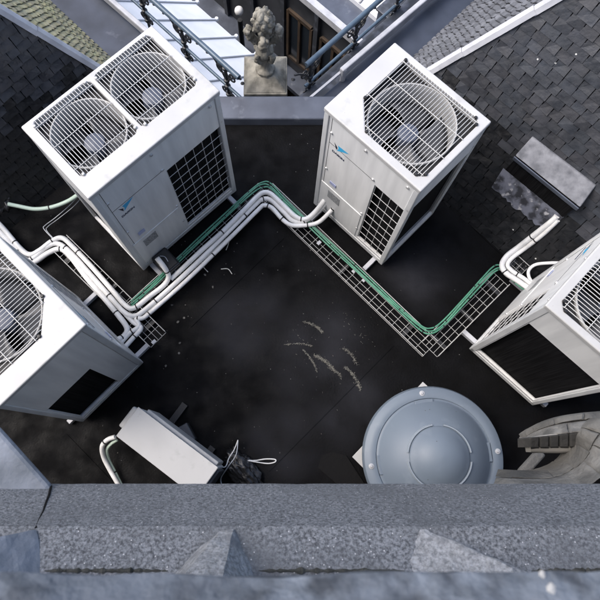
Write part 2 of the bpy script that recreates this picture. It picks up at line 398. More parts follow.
    b = MB(); b.add([(lx,-.0012+.006,lz+.085),(lx+.038,.0048,lz+.045),(lx+.03,.0048,lz)], [(0,2,1)]); b.build('emblem', M['navy'], t)
    b = MB(); b.add([(lx+.04,.0044,lz+.083),(lx+.155,.0044,lz+.095),(lx+.035,.0044,lz-.005),(lx+.052,.0044,lz+.04)], [(0,3,2,1)]); b.build('emblem', M['cyan'], t)
    text_mesh('DAIKIN', .040, M['ink'], t, (lx-.01, .004, lz-.07))
    b = MB(); b.box(.155, .225, .0045-.006, .0055-.003, .70, .75); b.build('sticker', M['sticker'], t)
    b = MB(); b.box(.155, .30, -.0028, -.0014, .42, .56); b.build('rating_plate', M['label'], t)
    return t
UA = condenser('double-fan white condenser, widest of the four, upper left of the roof', 1.24, (-1.377, 1.7495), R(43.48), True)
UB = condenser('single-fan white condenser between the tray apex and the right slate slope', .939, (.306, 2.465), R(-44.72), False)
UC = condenser('single-fan white condenser cut by the left edge, dark coil opening on half its side', .939, (-1.327, .836), R(136.25), False)
# C: local origin is the front left corner as seen; D: origin is its front left corner
UD = condenser('single-fan white condenser cut by the right edge, its whole side a black coil', .939, (2.428, 1.641), R(225.81), False)
def rail(u, x, label):
    t = u.matrix_basis; b = MB()
    b.box(x-.022, x+.022, -.15, DP+.10, -.0, ZB-.002)
    o = b.build('support_rail', M['flash'], bevel=.004); o.location = (u.location.x, u.location.y, 0); o.rotation_euler = u.rotation_euler
    return tag(o, label, 'support rail', 'rails under the condensers')
for u, W, nm, l0, l1 in ((UA, 1.24, 'the double-fan condenser', 'lower left', 'right'), (UB, .939, 'the condenser beside the right slate slope', 'left', 'lower right'), (UC, .939, 'the left-edge condenser', 'lower right', 'upper left'), (UD, .939, 'the right-edge condenser', 'upper right', 'lower left')):
    rail(u, .10, 'pale metal rail under the '+l0+' end of '+nm)
    rail(u, W-.10, 'pale metal rail under the '+l1+' end of '+nm)
# ------------------------------------------------------------------ cable trays
E1 = Vector((math.sqrt(.5), -math.sqrt(.5), 0)); E2 = Vector((math.sqrt(.5), math.sqrt(.5), 0))
def tray(p, q, wd, label, zt=.06, nl=4, side=.05, step=.1):
    """wire basket tray from p to q (centre line)"""
    p = Vector((p[0], p[1], 0)); q = Vector((q[0], q[1], 0)); d = (q-p); Ln = d.length; d.normalize(); n = Vector((-d.y, d.x, 0))
    t = thing('cable_tray', label, 'cable tray', p, math.atan2(d.y, d.x), 'wire basket trays')
    b = MB()
    for i in range(nl+1):
        y = -wd/2+wd*i/nl; b.tube([(0,y,zt),(Ln,y,zt)], .0024, 6)
    for y in (-wd/2, wd/2): b.tube([(0,y,zt+side),(Ln,y,zt+side)], .0042, 6)
    b.build('long_wires', M['traywire'], t, True)
    b = MB(); k = int(Ln/step)
    for i in range(k+1):
        x = Ln*i/k; b.tube([(x,-wd/2,zt+side),(x,-wd/2,zt-.004),(x,wd/2,zt-.004),(x,wd/2,zt+side)], .0024, 6)
    b.build('cross_wires', M['traywire'], t, True)
    for x in [Ln*f for f in (.12, .5, .88)]:
        b = MB(); b.box(x-.02, x+.02, -wd/2, wd/2, .0, zt-.009); b.build('tray_foot', M['tie'], t)
    return t
def mid(a, b_): return (a+b_)/2
zt = .08
apO, apI = at(265,178,zt), at(266,204,zt)
ap = mid(apO, apI)
br = mid(at(430,362,zt), at(430,336,zt))
tw = abs((apO-apI).dot(E2))
tray(ap, br, .20, 'right arm of the wire basket tray running down from its apex, mostly empty')
jl = mid(at(158,340,zt), at(120,297,zt))
la = at(133,313,zt)
tray(ap, la, .20, 'left arm of the wire basket tray filled with white pipes')
t2a, t2b = mid(at(58,222,zt), at(62,266,zt)), at(151,331,zt)
tray(at(60,243,zt), at(166,346,zt)*.5+at(150,333,zt)*.5, .20, 'short wire basket tray between the double-fan unit and the left-edge unit')
tray(br, mid(at(494,272,zt), at(508,284,zt)), .20, 'wire basket tray rising toward the right slate slope with green cables')
tray(at(513,262,zt), at(524,272,zt), .14, 'stub of wire tray at the foot of the right slate slope', nl=3, step=.07)
for (u, v), lb in zip(((319,243),(354,271),(364,280),(154,342)), ('upper white plate in the right tray arm', 'white plate in the right tray arm, upper of a close pair', 'white plate in the right tray arm, lower of a close pair', 'white plate in the tray end by the left-edge unit')):
    p = at(u, v, zt); b = MB(); b.box(-.022,.022,-.016,.016,0,.006); o = b.build('coupling_plate', M['flash']); o.location = (p.x, p.y, zt+.004); o.rotation_euler = (0,0,R(45)); tag(o, lb, 'plate', 'coupling plates in the trays')
def on_right(u, v):
    a = at(u, v, 0); C = Vector((0,0,CAMH)); d = a-C; n = Vector((1.22,1.22,-1)); k = 1.22*4.16
    return C+d*((k-n.dot(C))/n.dot(d))
# ------------------------------------------------------------------ pipes
def pipe(name, px, r, m, label, cat, zs=.12, ties=0, n=10, group=None, smooth='c', extra=None, tie_m=None):
    P = []
    for p in px: P.append(at(p[0], p[1], p[2] if len(p) > 2 else zs))
    if extra: P += [Vector(e) for e in extra]
    c = catmull(P, 6) if smooth == 'c' else fillet(P, .09)
    b = MB(); b.tube(c, r, n); o = b.build(name, m, None, True); tag(o, label, cat, group)
    if ties:
        ties = max(1, int(ties*.65))
        for k in range(ties):
            f = (k+.5+random.uniform(-.3,.3))/ties*(len(c)-1); i = int(f); i = min(max(i,1), len(c)-2)
            d = (c[i+1]-c[i]); d.normalize(); tb = MB(); tb.tube([c[i]-d*.006, c[i]+d*.006], r+.0025, n); tb.build('cable_tie', tie_m or M['tie'], o, True)
    return o
PG = 'white insulated refrigerant pipes'
pr = .027
def f(*a): return a
pipe('insulated_pipe', [(157,258,.30),(164,267,.24),(168.5,276,.15),(164,285,.12),(150,296,.12),(134,308,.12),(125,305,.12),(112,290,.12),(92,267,.12),(72,246,.12),(62,238,.12),(52,241,.12),(40,250,.12),(30,254.5,.12),(20,248,.12),(3,228,.13),(-12,213,.14)], pr*.92, M['pipe'],
     'white pipe from the double-fan unit, nearest it, bending round the left tray', 'pipe', ties=9, group=PG)
pipe('insulated_pipe', [(109,341,.24),(116,340,.17),(124,336,.12),(127,328,.11),(118,315,.10),(104,298,.10),(86,277,.10),(70,256,.10),(60,249,.10),(48,253,.10),(36,261,.10),(27,262,.10),(14,253,.10),(-6,231,.10)], pr, M['pipe'],
     'white pipe looping lowest past the left-edge unit top corner', 'pipe', ties=7, group=PG)
pipe('insulated_pipe', [(-8,223,.11),(10,243,.11),(24,258,.11),(32,259,.11),(45,248,.11),(57,243.5,.11),(70,252,.11),(90,274,.11),(112,299,.11),(124,312,.11),(134,316,.11),(146,309,.11),(180,279,.11),(220,240,.11),(254,206,.11),(262,199.5,.12),(271,200,.12),(284,212,.12),(293,220.5,.12),(304,221,.14),(318,211,.2),(331,196,.34),(333,190,.36)], pr*.92, M['pipe'],
     'white pipe running the whole left tray from left edge to the emblem unit', 'pipe', ties=15, group=PG)
pipe('insulated_pipe', [(120,344,.13),(130,333,.12),(139,326,.115),(136,319,.115),(143,318,.115),(152,311,.115),(186,281,.115),(226,242,.115),(258,210,.115),(264,205.5,.12),(272,208,.12),(282,219,.12),(291,225,.12),(303,225.5,.13),(317,223,.16),(327,215,.24),(338,203,.36),(340,198,.38)], pr*.8, M['pipe'],
     'white pipe lying lowest in the left tray arm, from the left-edge unit', 'pipe', ties=13, group=PG)
pipe('insulated_pipe', [(124,348,.13),(133,338,.12),(141,328,.11),(133,322,.10),(122,310,.10),(108,294,.10),(96,281,.10)], pr*.85, M['pipe'],
     'short white pipe hooking from the left-edge unit into its tray', 'pipe', ties=2, group=PG)
pipe('insulated_pipe', [(171,279,.10),(185,266,.135),(203,249,.15),(222,232,.15),(245,209,.15),(258,196,.15),(264,192.5,.15),(271,194,.15),(283,205,.15),(296,217,.15),(306,219,.16),(316,211,.22),(326,198,.34),(328,193,.36)], pr*.9, M['pipe'],
     'white pipe topmost at the tray apex, ending at the unit beside the slate slope', 'pipe', ties=4, group=PG)
# right cluster
pipe('insulated_pipe', [(541,299,.20),(532,291,.16),(518,281,.14),(506,273,.13),(502,265,.13),(507,256,.14),(520,246,on_right(520,246).z+.035),(538,232,on_right(538,232).z+.035),(552,221,on_right(552,221).z+.035),(557,216,on_right(557,216).z+.035)], pr*1.0, M['pipe'],
     'white pipe from the right-edge unit climbing the slates, inner of two', 'pipe', ties=4, group=PG)
pipe('insulated_pipe', [(545,296,.20),(536,288,.16),(523,278,.14),(512,271,.13),(507.5,265,.13),(512,258,.14),(524,249,on_right(524,249).z+.035),(541,236,on_right(541,236).z+.035),(553,225,on_right(553,225).z+.035),(558,220,on_right(558,220).z+.035)], pr*.8, M['pipe'],
     'white pipe from the right-edge unit climbing the slates, outer of two', 'pipe', ties=4, group=PG)
pipe('cable_conduit', [(560,263,.30),(550,263,.26),(536,264.5,.20),(529,270,.15),(529,277,.14),(533,282.5,.14),(539,282,.2),(546,274,.34),(552,268,.42)], .016, M['pipe'], 'thin white conduit looped in a ring beside the right-edge unit', 'conduit')
pipe('cable_conduit', [(8,204,.22),(18,206,.2),(35,209,.18),(52,207,.18),(68,201,.2),(82,192,.3)], .020, M['palegreen'], 'pale green conduit sagging from the left wall to the double-fan unit', 'conduit', ties=1)
pipe('thin_cable', [(84,190,.3),(70,205,.12),(55,218,.08),(45,225.5,.08),(44,229,.08),(53,239,.08)], .005, M['galv'], 'thin grey cable dropping from the double-fan unit to the short tray', 'cable')
pipe('thin_cable', [(86,192,.3),(74,206,.12),(58,219,.08),(48,226.5,.08),(47,231,.08),(57,242,.08)], .004, M['galv'], 'second thin grey cable beside the first, ending inside the short tray', 'cable')
GG = 'green cables along the outer side of the tray'
for k, (off, lb) in enumerate(((-2.6, 'green cable outermost along the tray'), (0, 'green cable between two others along the tray'), (2.6, 'green cable innermost along the tray'))):
    o = off
    pts = [(131,304),(146,291),(158,280),(172,266),(195,244),(225,216),(252,191),(263,184.5),(271,186.5),(285,201),(310,225),(335,249),(365,277),(395,305),(420,327),(431,331),(443,324),(465,300),(484,279),(494,269.5),(501,268),(510,276),(522,286),(532,289)]
    # offset across the tray: outward normal is roughly vertical in the picture
    q = [(u+(o*.25 if i > 15 else 0), v+o*.95+math.sin(i*1.7+o)*.45) for i, (u, v) in enumerate(pts)]
    pipe('green_cable', q, .0076, M['green'], lb, 'cable', zs=.115+.004*(k == 1), ties=18, n=8, group=GG)
# ------------------------------------------------------------------ roof cowl
p = at(433, 457, .45)
rc = .60
t = thing('roof_fan_cowl', 'round blue-grey domed roof fan cowl with raised cap', 'roof vent', (p.x, p.y, 0))
b = MB(); b.box(-.42,.42,-.42,.42,0,.22, Matrix.Rotation(R(45),4,'Z')); b.build('kerb', M['feltlap'], t)
b = MB(); b.frame([(-.47,-.47),(.47,-.47),(.47,.47),(-.47,.47)], [(-.1,-.1),(.1,-.1),(.1,.1),(-.1,.1)], .222, .232, Matrix.Rotation(R(45),4,'Z')); fl = b.build('flange', M['white'], t, bevel=.002)
b = MB(); b.lathe([(.40,.232),(.40,.42)], 40); b.build('neck', M['coil'], t, True)
b = MB(); b.lathe([(rc-.05,.36),(rc-.015,.37),(rc,.40),(rc+.002,.44),(rc-.012,.475),(rc-.05,.497),(rc-.085,.503),(rc-.105,.500),(rc-.112,.490),(rc-.122,.492),(rc-.135,.507),(.40,.585),(.30,.655),(.255,.675),(.25,.677)], 96); b.build('cowl', M['dome'], t, True)
b = MB(); b.lathe([(.25,.676),(.243,.69),(.235,.694),(.2,.725),(.13,.765),(.06,.783),(0,.787)], 64); b.build('cap', M['dome'], t, True)
for a0, a1 in ((8,80),(100,172),(188,262),(278,352)):
    b = MB(); b.lathe([(.252,.675),(.256,.690),(.264,.690),(.272,.668)], 20, None, R(a0), R(a1)); b.build('cap_rib', M['domerib'], t, True)
for a in (5, 98, 188, 275):
    A = R(a); x, y = (rc-.06)*math.cos(A), (rc-.06)*math.sin(A)
    b = MB(); b.lathe([(0,.516),(.010,.515),(.012,.512),(.012,.498)], 14, Matrix.Translation((x,y,0))); b.lathe([(.012,.506),(.023,.505),(.024,.495)], 14, Matrix.Translation((x,y,0))); b.build('bolt', M['bolt'], t, True)
    b = MB(); b.box(rc-.150, rc-.118, -.08, .08, .49, .512, Matrix.Rotation(A,4,'Z')); b.build('lug', M['dome'], t, bevel=.004)
b = MB(); b.lathe([(0,.24),(.02,.24),(.02,.233)], 12, Matrix.Translation((-.56,-.02,0))); b.build('flange_bolt', M['tie'], fl)
# bitumen patch beside cowl
b = MB(); P = [(-.14,-.05),(-.1,.06),(0,.09),(.12,.06),(.3,-.22),(.2,-.34),(-.02,-.15)]; b.plate(P, [], .0, .012); o = b.build('felt_offcut', mat('felt_offcut', (.009,.009,.0095), .8, bump=.5, spec=.1)); pp = at(333,462); o.location = (pp.x, pp.y, .003); tag(o, 'dark offcut of roofing felt beside the cowl flange', 'felt offcut')
# ------------------------------------------------------------------ small split condenser
YW = R(-35.7)
t = thing('small_condenser', 'small white condenser box behind the parapet at lower left', 'air conditioner', (-1.386, .145, 0), YW)
L_, D_, H_ = .835, .285, .62; z0 = .07
b = MB(); b.box(0, L_, 0, D_, z0, H_-.018); b.build('casing', M['panel'], t, bevel=.012, seg=3)
b = MB(); b.plate([(-.006,-.006),(L_+.006,-.006),(L_+.006,D_+.004),(-.006,D_+.004)], [], H_-.018, H_); b.build('top_lid', M['white'], t, bevel=.007, seg=3)
b = MB(); b.box(.06, L_-.02, D_, D_+.035, z0+.04, H_-.07); b.build('front_grille', M['shroud'], t, bevel=.01)
b = MB(); b.box(-.065, 0, .06, D_-.02, .16, H_-.09); b.build('valve_cover', M['shroud'], t, bevel=.015, seg=3)
b = MB(); b.box(L_, L_+.03, .02, D_-.02, .1, H_-.05); b.build('end_louvre', M['leaddark'], t, bevel=.01)
for i in range(2):
    b = MB(); x = .2+.45*i; b.box(x-.025, x+.025, .02, D_-.02, .052, z0); b.build('foot', M['galv'], t)
for (u, v, w_), lb in zip(((184,410,0),(250,485,1)), ('black rubber support bar sticking out behind the small condenser', 'black rubber support bar under the far end of the small condenser')):
    c, s_ = math.cos(YW), math.sin(YW); x = .2+.45*w_
    ox, oy = -1.386+x*c, .145+x*s_
    b = MB(); b.box(-.03,.03,-.06,.52 if w_ == 0 else .36,0,.05)
    b.box(-.012,.012,-.05,.50 if w_ == 0 else .34,.05,.0515)
    o = b.build('support_bar', M['rubber'], bevel=.006); o.location = (ox, oy, 0); o.rotation_euler = (0,0,YW); tag(o, lb, 'support bar')
pipe('insulated_pipe', [(115,437,.32),(107,440,.3),(102,447,.25),(104,458,.15),(110,470,.1),(118,484,.08),(124,496,.06)], .021, M['pipe'], 'white pipe bent around the end of the small condenser', 'pipe', ties=3, group=PG)
pipe('insulated_pipe', [(117,440,.28),(111,444,.26),(107,450,.2),(109,460,.1),(115,472,.06),(122,486,.05),(128,497,.04)], .014, M['palegreen'], 'pale green thinner pipe beside the bend at the small condenser', 'pipe', ties=2)
# junction box beside it
p = at(186, 434, .1); t = thing('junction_box', 'dark grey junction box on the roof behind the small condenser', 'box', (p.x, p.y, 0), R(-60))
b = MB(); b.box(-.09,.09,-.06,.06,0,.11); b.build('body', M['rubber'], t, bevel=.012); b = MB(); b.box(-.085,.085,-.055,.055,.111,.125); b.build('lid', M['leaddark'], t, bevel=.008)
# crumpled black plastic bag
def blob(name, m, u, v, sx, sy, sz, seed, label, cat, sub=4, amp=.35, fr=3., fine=.3):
    bm = bmesh.new(); bmesh.ops.create_icosphere(bm, subdivisions=sub, radius=1)
    for q in bm.verts:
        d = noise.noise(q.co*fr+Vector((seed,seed,0)))*amp+noise.noise(q.co*fr*2.7+Vector((0,seed,3)))*amp*.5+abs(noise.noise(q.co*fr*4+Vector((seed,1,2))))*amp*fine
        q.co *= (1+d); q.co = Vector((q.co.x*sx, q.co.y*sy, max(q.co.z*sz+sz*.6, 0)))
    me = bpy.data.meshes.new(name); bm.to_mesh(me); bm.free(); me.materials.append(m)
    for q in me.polygons: q.use_smooth = True
    o = bpy.data.objects.new(name, me); col.objects.link(o); o.location = at(u, v); return tag(o, label, cat)
blob('plastic_bag', M['plastic'], 243, 471, .11, .22, .045, 3.1, 'crumpled shiny black plastic bag beside the small condenser', 'bag', sub=5, amp=.28, fr=1.9, fine=.75).rotation_euler = (0,0,R(40))
pipe('loose_wire', [(213,463,.2),(222,467,.12),(226,466,.12),(229,458,.12),(234,450,.12),(238,440,.1)], .005, M['pipe'], 'white wire lying across the black plastic bag', 'wire')
pipe('loose_wire', [(222,487,.1),(221,478,.1),(228,467,.14),(236,455,.14),(238,441,.12)], .006, M['galv'], 'grey wire rising from the parapet edge past the black bag', 'wire')
pipe('loose_wire', [(248,460.5,.06),(256,462,.03),(268,463.5,.02),(275,462,.02),(275,459.5,.02),(266,459,.02),(256,460.5,.03),(249,460.5,.05)], .006, M['pipe'], 'white wire loop lying on the roof right of the black bag', 'wire')
# black bundle on left wall
blob('wrapped_bundle', M['plastic'], 6, 199, .16, .22, .2, 7.7, 'black taped cable bundle at the left edge with the green conduit', 'cable bundle', sub=5, amp=.35, fr=2.5, fine=1.)
p = at(22, 188, .1); b = MB(); b.box(-.06,.06,-.035,.035,0,.05); o = b.build('dark_bracket', M['lead'], bevel=.006); o.location = (p.x, p.y, .0); o.rotation_euler = (0,0,R(35)); tag(o, 'small blue-grey metal bracket beside the black cable bundle', 'bracket')
# black cable box at the front of A
p = at(166, 262, .1); t = thing('cable_gland_box', 'black plastic cable box at the foot of the double-fan unit', 'box', (p.x, p.y, .03), R(43))
b = MB(); b.box(-.09,.09,-.14,.10,0,.16); b.build('body', M['plastic'], t, bevel=.02, seg=3); b = MB(); b.box(-.075,.075,-.12,.08,.161,.18); b.build('lid', M['rubber'], t, bevel=.008)
pipe('loose_wire', [(160,256,.24),(165,257,.22),(169,263,.2),(174,270,.14),(181,274,.12)], .004, M['galv'], 'thin grey wire over the black cable box', 'wire')
# ------------------------------------------------------------------ debris
b = MB()
def straw(u0, v0, u1, v1, k, sp):
    for i in range(int(k*3)):
        f_ = random.random(); cu = math.sin(f_*3.14)*-4
        u = u0+(u1-u0)*f_+random.gauss(0, sp*.6)-cu*.3; v = v0+(v1-v0)*f_+random.gauss(0, sp*.5)+cu*.4
        p = at(u, v); a = math.atan2(-(v1-v0), u1-u0)+random.gauss(0, .5); l = random.uniform(.0015,.008)
        d = Vector((math.cos(a)*l, math.sin(a)*l, random.uniform(-.003,.006))); z = random.uniform(.004,.012)
        b.tube([Vector((p.x,p.y,z))-d, Vector((p.x,p.y,z+.002))+d], random.uniform(.0005,.0012), 4)
for a in ((304,322,323,333,55,1.2),(285,345,312,346,40,.9),(303,350,317,372,45,1.),(314,355,335,372,110,1.6),(335,372,341,379,20,1.),(343,348,357,365,40,1.4),(345,367,360,388,75,1.5),(356,386,360,391,12,.8),(290,330,330,390,14,22),(340,310,365,345,9,12)): straw(*a)
tag(b.build('dried_straw', M['straw']), 'dried moss and straw scattered in streaks on the black roof', 'straw', kind='stuff')
for px, lb in (([(201,256),(203,266),(208,272)], 'short white string scrap, left one below the tray'), ([(221,269),(228,269),(232,274)], 'curled white string scrap near the middle of the roof'), ([(230,237),(228,245),(226,250)], 'white string scrap hanging at the left tray arm')):
    pipe('string_scrap', px, .004, M['string'], lb, 'string', zs=.008, n=6, group='string scraps')
chips = MB()
for i in range(110):
    u, v = random.uniform(100,420), random.uniform(215,470); p = at(u, v); s_ = random.uniform(.002,.0055)
    chips.box(-s_,s_,-s_*.7,s_*.7,0,s_*.5, Matrix.Translation((p.x,p.y,.001)) @ Matrix.Rotation(random.random()*3,4,'Z'))
for (u, v) in ((166,366),(180,343),(184,318),(179,353),(172,305),(178,322),(205,275),(213,287)):
    p = at(u, v); s_ = .018; chips.add([(s_*random.uniform(.5,1)*math.cos(q*1.05), s_*random.uniform(.3,.8)*math.sin(q*1.05), .003+random.uniform(0,.005)) for q in range(6)], [(0,1,2,3,4,5)], Matrix.Translation((p.x,p.y,0)) @ Matrix.Rotation(random.random()*6,4,'Z'))
tag(chips.build('grit', M['gothic']), 'grit and stone chips lying on the black roof', 'grit', kind='stuff')
# ------------------------------------------------------------------ slate roofs
def tiles(origin, a, b_, n, rows, gauge, wid, length, th, c0, c1, tone, low_dark=None, split=.25, lift=.7, gap=.003, jit=1.):
    mb = MB(); tones = []
    for k in range(rows):
        v = k*gauge; off = (k % 2)*wid*.5+random.uniform(-.12,.12)*wid*jit; u = c0+off-wid
        while u < c1:
            w_ = wid*random.uniform(1-split, 1+split)
            g = gap*random.uniform(1, 1.7); tl = random.gauss(0, .004)*jit
            j = random.gauss(0, gauge*.035)*jit; l0 = v+j
            P = []
            for (uu, vv, zz) in ((u+g,l0,th*lift+.006+tl),(u+w_-g,l0+random.gauss(0,gauge*.02)*jit,th*lift+.006-tl),(u+w_-g,l0+length,.0),(u+g,l0+length,.0)):
                P.append(origin+a*uu+b_*vv+n*(zz))
            Q = [p_+n*th for p_ in P]
            mb.add(P+Q, [(4,5,6,7),(0,1,5,4),(1,2,6,5),(3,0,4,7)])
            tn = tone()
            if low_dark and low_dark(u, k): tn = tuple(c*.25 for c in tn)
            tones += [tn]*4; u += w_
    return mb, tones
def clip(o, co_, no):
    me = o.data; bm = bmesh.new(); bm.from_mesh(me)
    bmesh.ops.bisect_plane(bm, geom=bm.verts[:]+bm.edges[:]+bm.faces[:], plane_co=co_, plane_no=no, clear_outer=True)
    bm.to_mesh(me); bm.free()
def slate_roof(sign, E, m, label, shing, tone_s, fname):
    """sign +1: right roof, -1: left roof; hip goes to sign*x, rising m per metre"""
    root = thing('slate_roof', label, 'roof', (0,0,0))
    S = sign
    a = Vector((S*math.sqrt(.5), -math.sqrt(.5), 0)); up = Vector((S*math.sqrt(.5), math.sqrt(.5), m*math.sqrt(2)))
    # along-eave direction e (down, outwards) and in-plan up direction
    up.normalize(); E = Vector(E)
    n = a.cross(up) if S > 0 else up.cross(a); n.normalize()
    if n.z < 0: n = -n
    def tone():
        v = random.choice((.8,.9,.96,1.,1.04,1.1,1.22)); w_ = random.uniform(-.05,.05); return (v*(1-w_), v, v*(1+w_*.6+.03))
    LN = 6.2; SL = 3.0
    mb, tn = tiles(E-up*.05, a, up, n, int(SL/.080), .080, .132, .125, .007, -3., LN, tone, low_dark=lambda u, k: k < 9.5+5.5*noise.noise(Vector((u*1.6, S*3.3, .5)))+random.uniform(-1.3,1.3))  # lowest courses get a much darker tone, up to a ragged line
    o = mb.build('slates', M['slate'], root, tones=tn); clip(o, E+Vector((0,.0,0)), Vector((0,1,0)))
    # underlay
    b = MB(); b.add([E-n*.01, E+a*LN-n*.01, E+a*LN+up*SL-n*.01, E+Vector((S, 0, m)).normalized()*(SL*up.z/ (m/math.sqrt(1+m*m)))-n*.01], [(0,1,2,3)]); b.build('underlay', M['underlay'], root)
    # rear slope
    a2 = Vector((S*math.sqrt(.5), math.sqrt(.5), 0)); up2 = Vector((S*math.sqrt(.5), -math.sqrt(.5), m*math.sqrt(2))); up2.normalize()
    n2 = a2.cross(up2); n2.normalize()
    if n2.z < 0: n2 = -n2
    mb, tn = tiles(E-up2*.02, a2, up2, n2, int(SL/.048), .048, .072, .053, .008, -3., 4., tone_s, lift=1.25, split=.03, gap=.010, jit=.25)
    o = mb.build('shingles', shing, root, tones=tn); clip(o, E+Vector((0,.0,0)), Vector((0,-1,0)))
    b = MB(); hv = Vector((S, 0, m)).normalized()*(SL*up.z/(m/math.sqrt(1+m*m)))
    b.add([E-n2*.01, E+a2*4-n2*.01, E+a2*4+up2*SL-n2*.01, E+hv-n2*.01], [(0,1,2,3)]); b.build('underlay', M['underlay'], root)
    # hip flashing in short overlapping lengths
    h = Vector((S, 0, m)).normalized(); L = hv.length; k = 0; x = .05; b = MB()
    while x < L:
        l = .34; z = .026+.004*(k % 2)
        sd = Vector((0,1,0)); nn = (n+n2).normalized()
        p0 = E+h*x+nn*z; p1 = E+h*(x+l+.02)+nn*(z+.006)
        wd = .05
        sl = [(-wd, -.022), (-.02, .010), (.02, .010), (wd, -.022)]
        vs = [p+sd*s1+nn*s2 for p in (p0, p1) for s1, s2 in sl]
        b.add(vs, [(0,1,5,4),(1,2,6,5),(2,3,7,6),(0,4,7,3)]); b.f.append(tuple(len(b.v)-8+i for i in (3,2,1,0)))
        x += l; k += 1
    ho = b.build('hip_flashing', M['flash'], root)
    return root, n, up, a
def tl():
    v = random.uniform(.7,1.25); return (v*random.uniform(.95,1.05), v, v*random.uniform(.85,1.05))
def tr():
    v = random.uniform(.7,1.3); return (v, v, v*1.03)
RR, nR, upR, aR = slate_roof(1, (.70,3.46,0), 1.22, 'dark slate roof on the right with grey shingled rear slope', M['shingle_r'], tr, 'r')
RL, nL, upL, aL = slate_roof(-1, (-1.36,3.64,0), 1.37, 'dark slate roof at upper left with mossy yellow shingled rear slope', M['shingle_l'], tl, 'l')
# vent hood on right slope
def on_plane(u, v, q, n):
    a = at(u, v, 0); C = Vector((0,0,CAMH)); d = a-C
    return C+d*((q-C).dot(n)/n.dot(d))
p = on_right(548,195)
t = thing('roof_vent_hood', 'lead-topped vent hood on the right slate slope above the white pipes', 'roof vent', p)
fb0, fb1 = on_right(505,170), on_right(562,217)
V1 = Vector((1,1,0)); ft0, ft1 = on_plane(518,156,fb0,V1), on_plane(579,205,fb1,V1)
bk0, bk1 = on_right(535,137), on_right(595,183)
aL_ = (fb1-fb0).normalized()
for q in (fb0,fb1,ft0,ft1,bk0,bk1): q -= p
th = nR*.025
b = MB(); b.add([ft0-aL_*.02,ft1+aL_*.02,bk1+aL_*.02,bk0-aL_*.02,ft0-aL_*.02+th,ft1+aL_*.02+th,bk1+aL_*.02+th,bk0-aL_*.02+th], [(3,2,1,0),(4,5,6,7),(0,1,5,4),(1,2,6,5),(2,3,7,6),(3,0,4,7)])
b.build('lid', M['leadpale'], t, bevel=.008)
b = MB(); b.beam(ft0-aL_*.02-Vector((.02,.02,.02)), ft1+aL_*.02-Vector((.02,.02,.02)), .012, .045); b.build('lid_drip', M['lead'], t, bevel=.003)
b = MB()
for f_, g_, h_ in ((fb0,ft0,bk0),(fb1,ft1,bk1)): b.add([f_, g_, h_, f_+aL_*.012*(1 if f_ is fb0 else -1), g_+aL_*.012*(1 if f_ is fb0 else -1), h_+aL_*.012*(1 if f_ is fb0 else -1)], [(0,1,2),(5,4,3),(0,3,4,1),(1,4,5,2),(2,5,3,0)])
b.build('cheeks', M['leaddark'], t)
iv = Vector((-.012,-.012,0)); b = MB(); b.add([fb0+iv,fb1+iv,ft1+iv,ft0+iv], [(0,1,2,3)]); b.build('opening', M['coil'], t)
A0, A1, A2, A3 = [on_right(*q)-p for q in ((504.5,167),(565,216),(545,229),(492,187))]
b = MB(); N_ = 22; vs = []
for i in range(N_+1):
    f_ = i/N_; top = A0.lerp(A1, f_); bot = A3.lerp(A2, f_)
    vs += [top+nR*(.030+random.uniform(0,.004)), top.lerp(bot,.5)+nR*(.030+random.uniform(0,.005)), bot+nR*(.028+random.uniform(0,.004))+upR*random.uniform(-.016,.016)]
b.add(vs, [(3*i+j,3*i+j+1,3*i+j+4,3*i+j+3) for i in range(N_) for j in range(2)]); o = b.build('apron_flashing', M['leadapron'], t); sm = o.modifiers.new('s','SOLIDIFY'); sm.thickness = .004
# ------------------------------------------------------------------ lead gutters, copings
def strip(name, pts, z0, z1, m, label, cat, bev=.01):
    b = MB(); b.plate(pts, [], z0, z1); return tag(b.build(name, m, bevel=bev), label, cat)
def st(s, t_): return ((s-t_)/2, (s+t_)/2)
# right gutter between t=2.72 and 3.3 ; left gutter between s=2.5 and 3.0
strip('lead_gutter', [st(4.25,2.74), st(4.05,3.32), st(14,3.32), st(14,2.74)], -.2, -.03, M['leadgut'], 'blue-grey lead gutter behind the right railing', 'gutter')
strip('lead_gutter', [st(2.27,4.9), st(2.27,14), st(2.96,14), st(2.96,4.2)], -.2, -.03, M['leadgut'], 'blue-grey lead gutter beside the mossy shingles at upper left', 'gutter')
# front coping between the two big units
t = thing('parapet_coping', 'blue-grey lead coping across the roof edge behind the finial', 'coping', (0,0,0))
yA, yB = at(280,125,.0).y, at(280,97,.10).y
b = MB(); X0, X1 = -.95, .75
b.add([(X0,yA,.0),(X1,yA,.0),(X1,yA+.02,.09),(X0,yA+.02,.09),(X1-.2,yB,.12),(X0+.2,yB,.12),(X1-.2,yB,-.5),(X0+.2,yB,-.5),(X1,yA,-.2),(X0,yA,-.2)],
      [(0,1,2,3),(3,2,4,5),(5,4,6,7),(9,8,1,0),(1,8,6,4,2),(0,3,5,7,9)])
b.build('coping_sheet', M['lead'], t, bevel=.012)
